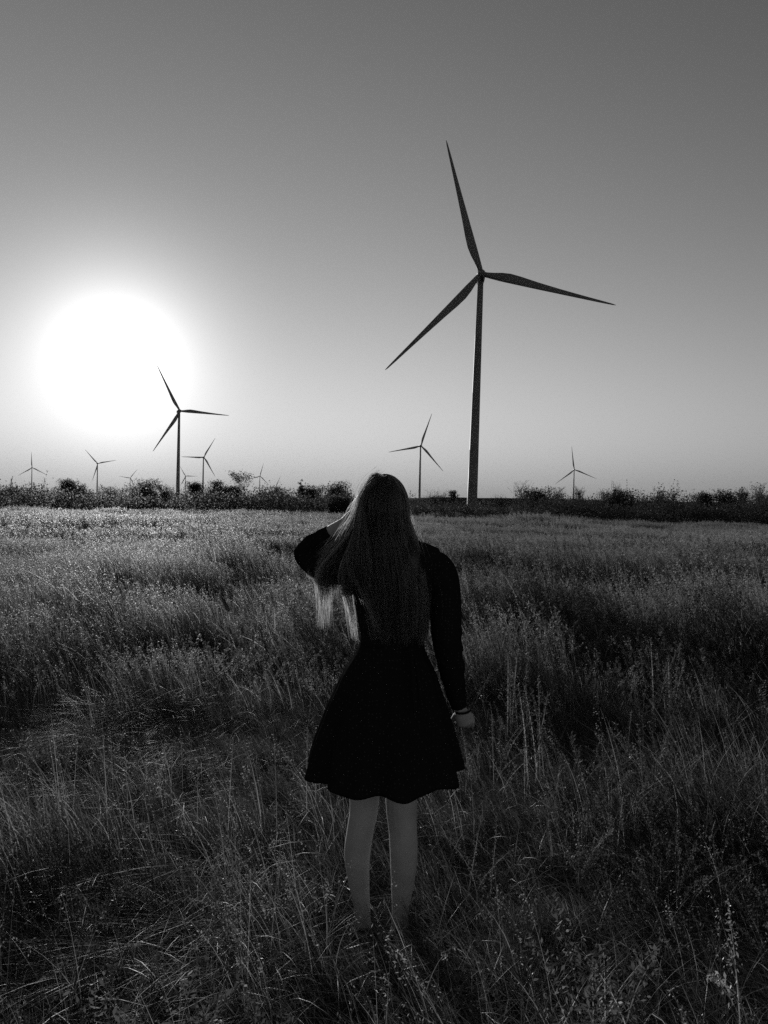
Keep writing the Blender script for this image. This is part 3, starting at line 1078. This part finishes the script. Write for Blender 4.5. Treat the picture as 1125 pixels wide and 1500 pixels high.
# torso
tor = [(570, 790, .055, .05, -0.015), (572, 803, .105, .065, -0.01), (574, 818, .152, .085, 0), (574, 845, .150, .098, 0.01), (574, 880, .128, .098, 0.012),
       (574, 915, .113, .088, 0.005), (574, 942, .110, .082, 0), (572, 975, .138, .098, -0.005), (568, 1015, .165, .118, -0.01), (566, 1050, .166, .118, -0.005), (566, 1075, .12, .09, 0)]
body.loft(ellipse_rings(dense(tor, 30)))
# legs
limb_tube(body, [(541, 1030, 0, .088), (537, 1090, 0.005, .078), (534, 1150, 0.005, .060), (533, 1186, 0.0, .053), (528, 1215, -0.008, .050),
                 (523.5, 1248, -0.016, .0485), (525, 1285, -0.008, .041), (530, 1325, 0.0, .031), (532, 1352, 0.0, .030), (532, 1366, 0.0, .032)], 34)
limb_tube(body, [(592, 1030, 0, .088), (590, 1090, 0.005, .078), (588, 1150, 0.005, .062), (588, 1186, 0.0, .057), (590, 1215, -0.008, .0525),
                 (591.5, 1250, -0.016, .0515), (590, 1290, -0.008, .044), (587, 1328, 0.0, .033), (586, 1354, 0.0, .031), (586, 1368, 0.0, .033)], 34)
for fx in (532, 586):                     # feet
    a0, a1 = foot(fx, 1368, -0.03), foot(fx + (fx - 559) * 0.25, 1373, 0.17)
    body.tube([a0, a0 * 0.6 + a1 * 0.4, a1], [0.033, 0.036, 0.026], 14)
# right arm, hanging
limb_tube(body, [(638, 826, 0, .050), (650, 850, 0, .050), (654, 890, 0, .043), (655, 930, 0.0, .038), (659, 960, 0.01, .038), (665, 1000, 0.03, .030),
                 (672, 1030, 0.045, .024), (675, 1040, 0.05, .023)], 24)
# right hand: loosely curled, back of the hand towards the camera
wr = P(675, 1041, 0.05); kn = P(682, 1057, 0.065)
body.tube([wr, wr * .5 + kn * .5, kn, kn + [0.004, 0.012, -0.012]], [0.023, 0.034, 0.037, 0.026], 16, squash=0.62)
for j, (dx, ln, r) in enumerate(((-0.026, .9, .0088), (-0.008, 1.0, .0092), (0.011, .95, .0090), (0.028, .78, .0078))):
    b0 = kn + [dx, 0.004, -0.006 + 0.003 * (j == 1)]
    b1 = b0 + np.array([dx * .1, 0.022, -0.020]) * ln
    b2 = b1 + np.array([-.001, 0.022, 0.000]) * ln
    b3 = b2 + np.array([-.002, 0.008, 0.016]) * ln
    body.tube(smooth_path([b0 - [0, .01, -.01], b0, b1, b2, b3], 12), np.linspace(r * 1.1, r * .8, 12), 10)
th = [wr * .6 + kn * .4 + [-0.022, 0.006, 0], kn + [-0.042, 0.018, 0.008], kn + [-0.046, 0.036, -0.012], kn + [-0.036, 0.05, -0.02]]
body.tube(smooth_path(th, 10), np.linspace(.012, .0085, 10), 10)
# left arm, raised, hand in the hair
limb_tube(body, [(527, 826, 0, .050), (505, 826, 0.03, .048), (475, 824, 0.10, .043), (448, 815, 0.15, .031), (453, 805, 0.145, .030), (466, 794, 0.12, .029), (484, 780, 0.09, .027), (504, 767, 0.06, .0225)], 28)
wl = P(504, 767, 0.06); kl = P(522, 758, 0.035)
body.tube([wl, wl * .55 + kl * .45, kl], [0.0225, 0.032, 0.036], 16, squash=0.6)
ax = np.array([0.35, 0.1, 0.93]); ax /= np.linalg.norm(ax)      # across the knuckles
fw = (kl - wl) / np.linalg.norm(kl - wl)
for j, (s, ln, r) in enumerate(((0.028, .9, .0086), (0.010, 1.0, .009), (-0.009, .95, .0088), (-0.026, .76, .0076))):
    b0 = kl + ax * s
    b1 = b0 + (fw * 0.030 + np.array([0, -0.006, 0.006])) * ln
    b2 = b1 + np.array([0.022, -0.012, 0.012]) * ln
    b3 = b2 + np.array([0.016, -0.016, 0.004]) * ln
    body.tube(smooth_path([b0 - fw * .012, b0, b1, b2, b3], 12), np.linspace(r * 1.1, r * .8, 12), 10)
body.tube(smooth_path([wl * .5 + kl * .5 + ax * 0.02, kl + ax * 0.045 - fw * .01, kl + ax * 0.062 + fw * .018, kl + ax * 0.066 + fw * .038], 10), np.linspace(.0125, .0085, 10), 10)
person = remeshed(body, 'person', 0.0035, 6, M['skin'])
tag(person, 'person seen from behind in a short black dress, one hand in long fair hair', 'person')

for s in (-1, 1):
    e = MB(); e.ball(hc + [s * 0.031, 0.074, 0.004], 0.0115, 0.0115, 0.0115, 16, 11)
    e.build('eye', M['eye'], person)
for fx in (532, 586):                       # low canvas shoes
    a0, a1 = foot(fx, 1369, -0.045), foot(fx + (fx - 559) * 0.25, 1374, 0.19)
    mb = MB()
    s = smooth_path([a0, a0 * .8 + a1 * .2, a0 * .4 + a1 * .6, a1], 12)
    mb.tube(s, np.interp(np.linspace(0, 1, 12), [0, .1, .5, .85, 1], [.03, .042, .044, .04, .02]), 16)
    mb.build('shoe', M['shoe'], person)

# dress: fitted top with long sleeves, belt, flared skirt
top = MB()
tor2 = [(570, 800, .085, .062, -0.015), (572, 806, .125, .078, -0.01), (574, 818, .163, .098, 0), (574, 845, .162, .112, 0.01), (574, 880, .142, .113, 0.012),
        (574, 912, .125, .102, 0.005), (574, 938, .113, .091, 0), (574, 948, .114, .092, 0)]
top.loft(ellipse_rings(dense(tor2, 24)))
limb_tube(top, [(588, 806, -0.01, .050), (612, 812, -0.005, .050), (634, 823, 0, .055)], 10)
limb_tube(top, [(628, 828, 0, .056), (640, 832, 0, .061), (648, 852, 0, .063), (652, 890, 0, .060), (654, 930, 0.0, .057), (659, 965, 0.012, .051), (665, 1000, 0.03, .043),
                (670, 1025, 0.042, .034), (672.5, 1037, 0.047, .029)], 30, 24)
limb_tube(top, [(536, 826, -0.01, .066), (512, 830, 0.02, .072), (482, 829, 0.09, .064), (459, 823, 0.14, .051), (446, 812, 0.155, .042), (449, 805, 0.15, .039),
                (464, 794, 0.125, .039), (478, 785, 0.10, .033), (486, 779, 0.088, .031)], 34, 24)
dress = remeshed(top, 'dress', 0.005, 5, M['cloth'], person)
# creases of the cloth as real relief
me = dress.data
co = np.zeros(len(me.vertices) * 3, np.float32); me.vertices.foreach_get('co', co); co = co.reshape(-1, 3)
no = np.zeros_like(co).ravel(); me.vertices.foreach_get('normal', no); no = no.reshape(-1, 3)
w = np.sin(co[:, 2] * 95 + co[:, 0] * 40 + 3 * vnoise(co[:, 0], co[:, 2], 0.06)) * vnoise(co[:, 0] + co[:, 1], co[:, 2], 0.09, 9) ** 2
co += no * (w * 0.003)[:, None]
me.vertices.foreach_set('co', co.ravel()); me.update()


def skirt_ring(t, k=160):
    """t 0 waist .. 1 hem"""
    a = np.arange(k) * 2 * math.pi / k
    px = np.interp(t, [0, .2, .5, .8, 1], [574.5, 571, 566, 563, 562.5])
    py = np.interp(t, [0, 1], [938, 1121])
    hw = np.interp(t, [0, .08, .25, .5, .8, 1], [.114, .126, .168, .212, .257, .278])
    hd = np.interp(t, [0, .08, .25, .5, .8, 1], [.095, .105, .145, .19, .235, .26])
    c = P(px, py)
    fold = (np.sin(a * 9 + 1.0 + 0.8 * np.sin(a * 2)) * 0.6 + np.sin(a * 14 + 2.2) * 0.4) * 0.026 * t ** 1.2
    drop = (-np.sin(a) * 0.012 - 0.012 * np.sin(a * 9 + 0.4)) * t ** 2
    low = np.where(np.sin(a) < 0, 0.036 * (-np.sin(a)) ** 0.7, 0) * t ** 2          # the back hem hangs lower
    return np.stack([c[0] + (hw + fold) * np.cos(a), c[1] + (hd + fold) * np.sin(a), c[2] + drop * 0.5 - low], -1)


mb = MB()
outer = [skirt_ring(t) for t in np.linspace(0, 1, 40)]
inner = [r + (r.mean(0) - r) * np.array([0.014, 0.014, 0]) for r in outer[::-1]]
mb.loft(outer + inner, cap=False)
mb.build('skirt', M['cloth'], dress)
mb = MB()
mb.loft(ellipse_rings([(574.5, 931, .1165, .0945, 0), (574.5, 931.5, .118, .097, 0), (574.5, 944, .119, .098, 0), (574.5, 945, .1165, .095, 0)], 60))
mb.tube(smooth_path([P(598, 938, -0.098), P(603, 960, -0.15), P(606, 1000, -0.195), P(609, 1045, -0.225)], 14), np.linspace(.006, .008, 14), 8, squash=0.35)
mb.tube(smooth_path([P(598, 938, -0.098), P(608, 962, -0.15), P(614, 1000, -0.19), P(616, 1025, -0.212)], 14), np.linspace(.006, .008, 14), 8, squash=0.35)
mb.build('belt', M['cloth'], dress)
# dark elastic on the right wrist
mb = MB()
c = P(677.5, 1041, 0.052); u = np.array([0.9, 0.1, 0.32]); u /= np.linalg.norm(u); w_ = np.array([-0.05, 1.0, 0.1]); w_ /= np.linalg.norm(w_)
aa = np.linspace(0, 2 * math.pi, 33)
mb.tube([c + 0.029 * (math.cos(x_) * u + math.sin(x_) * w_) + [0, 0, -0.006 * math.cos(x_)] for x_ in aa], 0.004, 8, cap=False)
mb.build('bracelet', M['band'], person)

# hair: thousands of single strands, each a thin ribbon
strand_v, strand_q, hn = [], [], 0


def strands(paths, w):
    """paths (n, s, 3)"""
    global hn
    paths = np.asarray(paths)
    n, s, _ = paths.shape
    d = np.gradient(paths, axis=1); d /= np.linalg.norm(d, axis=2)[..., None] + 1e-9
    rd = rng.normal(size=(n, 1, 3)); rd = np.repeat(rd, s, 1)
    sd = np.cross(d, rd); sd /= np.linalg.norm(sd, axis=2)[..., None] + 1e-9
    taper = np.clip(1.15 - np.linspace(0, 1, s) ** 4, 0.15, 1)[None, :, None]
    wd = (w * rng.uniform(0.6, 1.3, n))[:, None, None] * taper * 0.5
    v = np.stack([paths - sd * wd, paths + sd * wd], 2).reshape(n, s * 2, 3)
    j = np.arange(s - 1) * 2
    q = np.stack([j, j + 1, j + 3, j + 2], -1)[None] + (np.arange(n) * s * 2)[:, None, None]
    strand_v.append(v.reshape(-1, 3)); strand_q.append(q.reshape(-1, 4) + hn); hn += n * s * 2


def bundle(ctrl, n, w=0.0012, s=22, lenvar=0.08, frizz=0.003):
    """ctrl rows: px, py, dep, half width m, half depth m"""
    c = smooth_path(np.array(ctrl, float), s)
    cen = np.array([P(*r[:3]) for r in c])
    d = np.gradient(cen, axis=0); d /= np.linalg.norm(d, axis=1)[:, None]
    side = np.cross(d, [0, 1, 0.0]); side /= np.linalg.norm(side, axis=1)[:, None] + 1e-9
    nrm_ = np.cross(side, d)
    a = rng.uniform(0, 2 * math.pi, n); q = rng.random(n) ** 0.5
    A = (q * np.cos(a))[:, None, None]; B = (q * np.sin(a))[:, None, None]
    pth = cen[None] + A * (c[:, 3][None, :, None] * side[None]) + B * (c[:, 4][None, :, None] * nrm_[None])
    t = np.linspace(0, 1, s)
    ph = rng.uniform(0, 6.28, (n, 3, 1)); fr = rng.uniform(2, 6, (n, 3, 1))
    wav = np.sin(ph + fr * t[None, None]).transpose(0, 2, 1) * frizz * (rng.random((n, 1, 1)) ** 3 * 3 + 0.4) * t[None, :, None]
    # different lengths: resample each strand up to its own end
    end = 1 - lenvar * rng.random(n) ** 1.5
    idx = t[None] * end[:, None] * (s - 1)
    i = np.minimum(idx.astype(int), s - 2); f = (idx - i)[..., None]
    rows = np.arange(n)[:, None]
    pth = pth[rows, i] * (1 - f) + pth[rows, i + 1] * f + wav
    strands(pth, w)


def head_fall(n, azlo, azhi, targets, w=0.0013, s=34, layer=(1.06, 1.17), frizz=0.003, lenvar=0.07):
    """strands rooted along the parting, hugging the skull, then falling through targets (function of s in -1..1)"""
    az = rng.uniform(azlo, azhi, n)                       # 0 = straight to the camera, + = to the right
    lay = rng.uniform(layer[0], layer[1], n)
    t0 = rng.uniform(0.04, 0.5, n)                        # where on the crown the root sits
    pts = []
    for f in np.linspace(0, 1, 9):
        th_ = t0 + (math.pi * 0.56 - t0) * f
        x = hc[0] + 0.078 * lay * np.sin(th_) * np.sin(az)
        y = hc[1] - 0.096 * lay * np.sin(th_) * np.cos(az)
        z = hc[2] + 0.012 + 0.103 * lay * np.cos(th_) - 0.012 * (1 - np.cos(th_)) 
        pts.append(np.stack([x, y, z], -1))
    sn = np.sin(az) * rng.uniform(0.75, 1.05, n); cs = np.cos(az)
    for (px, py, hw, back, hd) in targets:
        c = P(px, py)
        pts.append(np.stack([c[0] + hw * sn, c[1] + back - hd * cs * (lay - 0.3), np.full(n, c[2]) + rng.normal(0, 0.004, n)], -1))
    pts = np.stack(pts, 1)
    m_ = pts.shape[1]
    P2 = np.concatenate([2 * pts[:, :1] - pts[:, 1:2], pts, 2 * pts[:, -1:] - pts[:, -2:-1]], 1)
    end = 1 - lenvar * rng.random(n) ** 1.5
    u = np.linspace(0, 1, s)[None] * end[:, None] * (m_ - 1 - 1e-6)
    i = u.astype(int); f = (u - i)[..., None]
    rows = np.arange(n)[:, None]
    a, b_, c_, d_ = P2[rows, i], P2[rows, i + 1], P2[rows, i + 2], P2[rows, i + 3]
    pth = 0.5 * (2 * b_ + (c_ - a) * f + (2 * a - 5 * b_ + 4 * c_ - d_) * f ** 2 + (3 * b_ - a - 3 * c_ + d_) * f ** 3)
    # strands gather into locks toward their ends
    t = np.linspace(0, 1, s)
    lock = ((az - azlo) / (azhi - azlo) * 46 + rng.normal(0, 0.25, n)).astype(int)
    for L in np.unique(lock):
        w_l = np.where(lock == L)[0]
        mid = pth[w_l].mean(0, keepdims=True)
        pull = (np.clip(t - 0.3, 0, 1) * rng.uniform(0.4, 1.1))[None, :, None]
        sway = np.sin(t * rng.uniform(3, 6) + rng.uniform(0, 6))[None, :, None] * np.array([0.006, 0.004, 0.0]) * rng.normal() * t[None, :, None]
        pth[w_l] = pth[w_l] * (1 - pull * 0.75) + mid * pull * 0.75 + sway + np.array([0, -0.012, 0]) * rng.random() * t[None, :, None]
    ph = rng.uniform(0, 6.28, (n, 3, 1)); fr = rng.uniform(3, 9, (n, 3, 1))
    pth += np.sin(ph + fr * t[None, None]).transpose(0, 2, 1) * frizz * (rng.random((n, 1, 1)) ** 3 * 3 + 0.3) * t[None, :, None] ** 1.5
    strands(pth, w)


# the main fall down the back and the right side
head_fall(11000, R(-92), R(98), [(567, 785, .100, 0.0, .112), (573, 815, .116, -0.01, .128), (579, 850, .114, -0.03, .118), (582, 890, .108, -0.045, .10), (584, 920, .100, -0.055, .075), (585, 945, .090, -0.06, .06)],
          lenvar=0.20)
head_fall(4500, R(52), R(98), [(567, 785, .100, 0.0, .112), (573, 815, .116, -0.01, .128), (579, 850, .114, -0.03, .118), (582, 890, .108, -0.045, .10), (584, 920, .100, -0.055, .075), (585, 945, .090, -0.06, .06)],
          layer=(1.02, 1.12), lenvar=0.20)
# left side of the head, swept over the raised arm
for (ctrl, n) in (
    ([(553, 702, -.03, .03, .04), (531, 725, -.03, .014, .05), (524, 755, -.04, .016, .05), (510, 790, -.05, .03, .03), (486, 815, .01, .034, .02), (474, 840, .03, .032, .014), (474, 875, .03, .027, .012), (474, 922, .03, .024, .01)], 520),
    ([(552, 702, -.03, .03, .04), (532, 725, -.05, .014, .05), (527, 760, -.06, .018, .04), (516, 795, -.075, .038, .025), (496, 820, -.045, .04, .02), (480, 842, -.01, .04, .016), (478, 860, 0, .034, .012), (477, 880, 0, .03, .01)], 800),
    ([(556, 702, -.03, .03, .04), (535, 725, -.07, .014, .04), (530, 765, -.09, .018, .03), (524, 805, -.105, .035, .022), (514, 835, -.10, .035, .018), (508, 856, -.08, .022, .015), (514, 892, -.06, .011, .01), (520, 938, -.05, .009, .008)], 420),
    ([(556, 702, -.03, .03, .04), (535, 725, -.07, .014, .04), (530, 765, -.09, .02, .03), (526, 800, -.105, .04, .022), (526, 830, -.115, .045, .018), (536, 856, -.115, .03, .012), (548, 890, -.115, .022, .01), (556, 925, -.11, .018, .008)], 800),
    ([(552, 702, -.02, .03, .04), (529, 728, -.01, .012, .05), (519, 760, -.01, .014, .04), (498, 795, .0, .026, .02), (474, 818, .07, .028, .012), (459, 832, .09, .018, .01), (455, 850, .09, .014, .008)], 420),
):
    bundle(ctrl, n, 0.0013, 26, 0.36, 0.006)
# the lock at the left of the face, held up by the hand, with the sun through it
bundle([(556, 701, .03, .02, .03), (536, 712, .06, .010, .03), (527, 732, .07, .010, .03), (519, 752, .07, .014, .025), (511, 768, .05, .012, .02)], 500, 0.0012, 18, 0.2, 0.004)
bundle([(556, 701, .0, .02, .03), (535, 712, .02, .010, .03), (525, 735, .03, .012, .03), (516, 756, .03, .014, .02), (508, 770, .0, .012, .02)], 300, 0.0012, 18, 0.3, 0.006)
# fly-away hairs
bundle([(560, 700, -.02, .05, .06), (540, 715, -.04, .04, .06), (525, 760, -.04, .05, .06), (510, 800, -.06, .07, .06), (490, 835, -.03, .07, .05), (480, 880, .0, .05, .04)], 110, 0.0007, 22, 0.5, 0.012)
bundle([(566, 702, -.02, .04, .06), (588, 722, -.02, .02, .06), (604, 760, -.03, .02, .06), (620, 810, -.05, .02, .06), (631, 870, -.07, .03, .05), (628, 925, -.08, .03, .04)], 24, 0.0007, 22, 0.4, 0.008)
# the dense inner mass of the hair, which no light gets through
core = MB()
core.ball(hc + [0, -0.008, 0.014], 0.077, 0.086, 0.099, 28, 17)
core.loft(ellipse_rings(dense([(564, 740, .066, .045, -.035), (566, 765, .084, .04, -.035), (569, 790, .094, .035, -.05), (573, 815, .100, .022, -.085), (575, 850, .092, .008, -.10)], 20)))
cv = np.concatenate(core.v); cq = np.concatenate(core.q)
strand_v.append(cv); strand_q.append(cq + hn); hn += len(cv)
me = new_mesh('hair', np.concatenate(strand_v), np.concatenate(strand_q))
link('hair', me, M['hair'], person)
person.location.z = 0.0

# ------------------------------------------------------------------ haze
HAZE = 0.00001
m, nt = mat_new('haze')
pv = nt.nodes.new('ShaderNodeVolumePrincipled')
pv.inputs['Color'].default_value = grey(0.95)
pv.inputs['Density'].default_value = HAZE
pv.inputs['Anisotropy'].default_value = 0.35
o = nt.nodes.new('ShaderNodeOutputMaterial')
nt.links.new(pv.outputs[0], o.inputs['Volume'])
mb = MB()
mb.loft([[(-4500, -300, z), (3500, -300, z), (3500, 7200, z), (-4500, 7200, z)] for z in (-60, 190)])
HZ = mb.build('haze', m, smooth=False)
tag(HZ, kind='stuff')
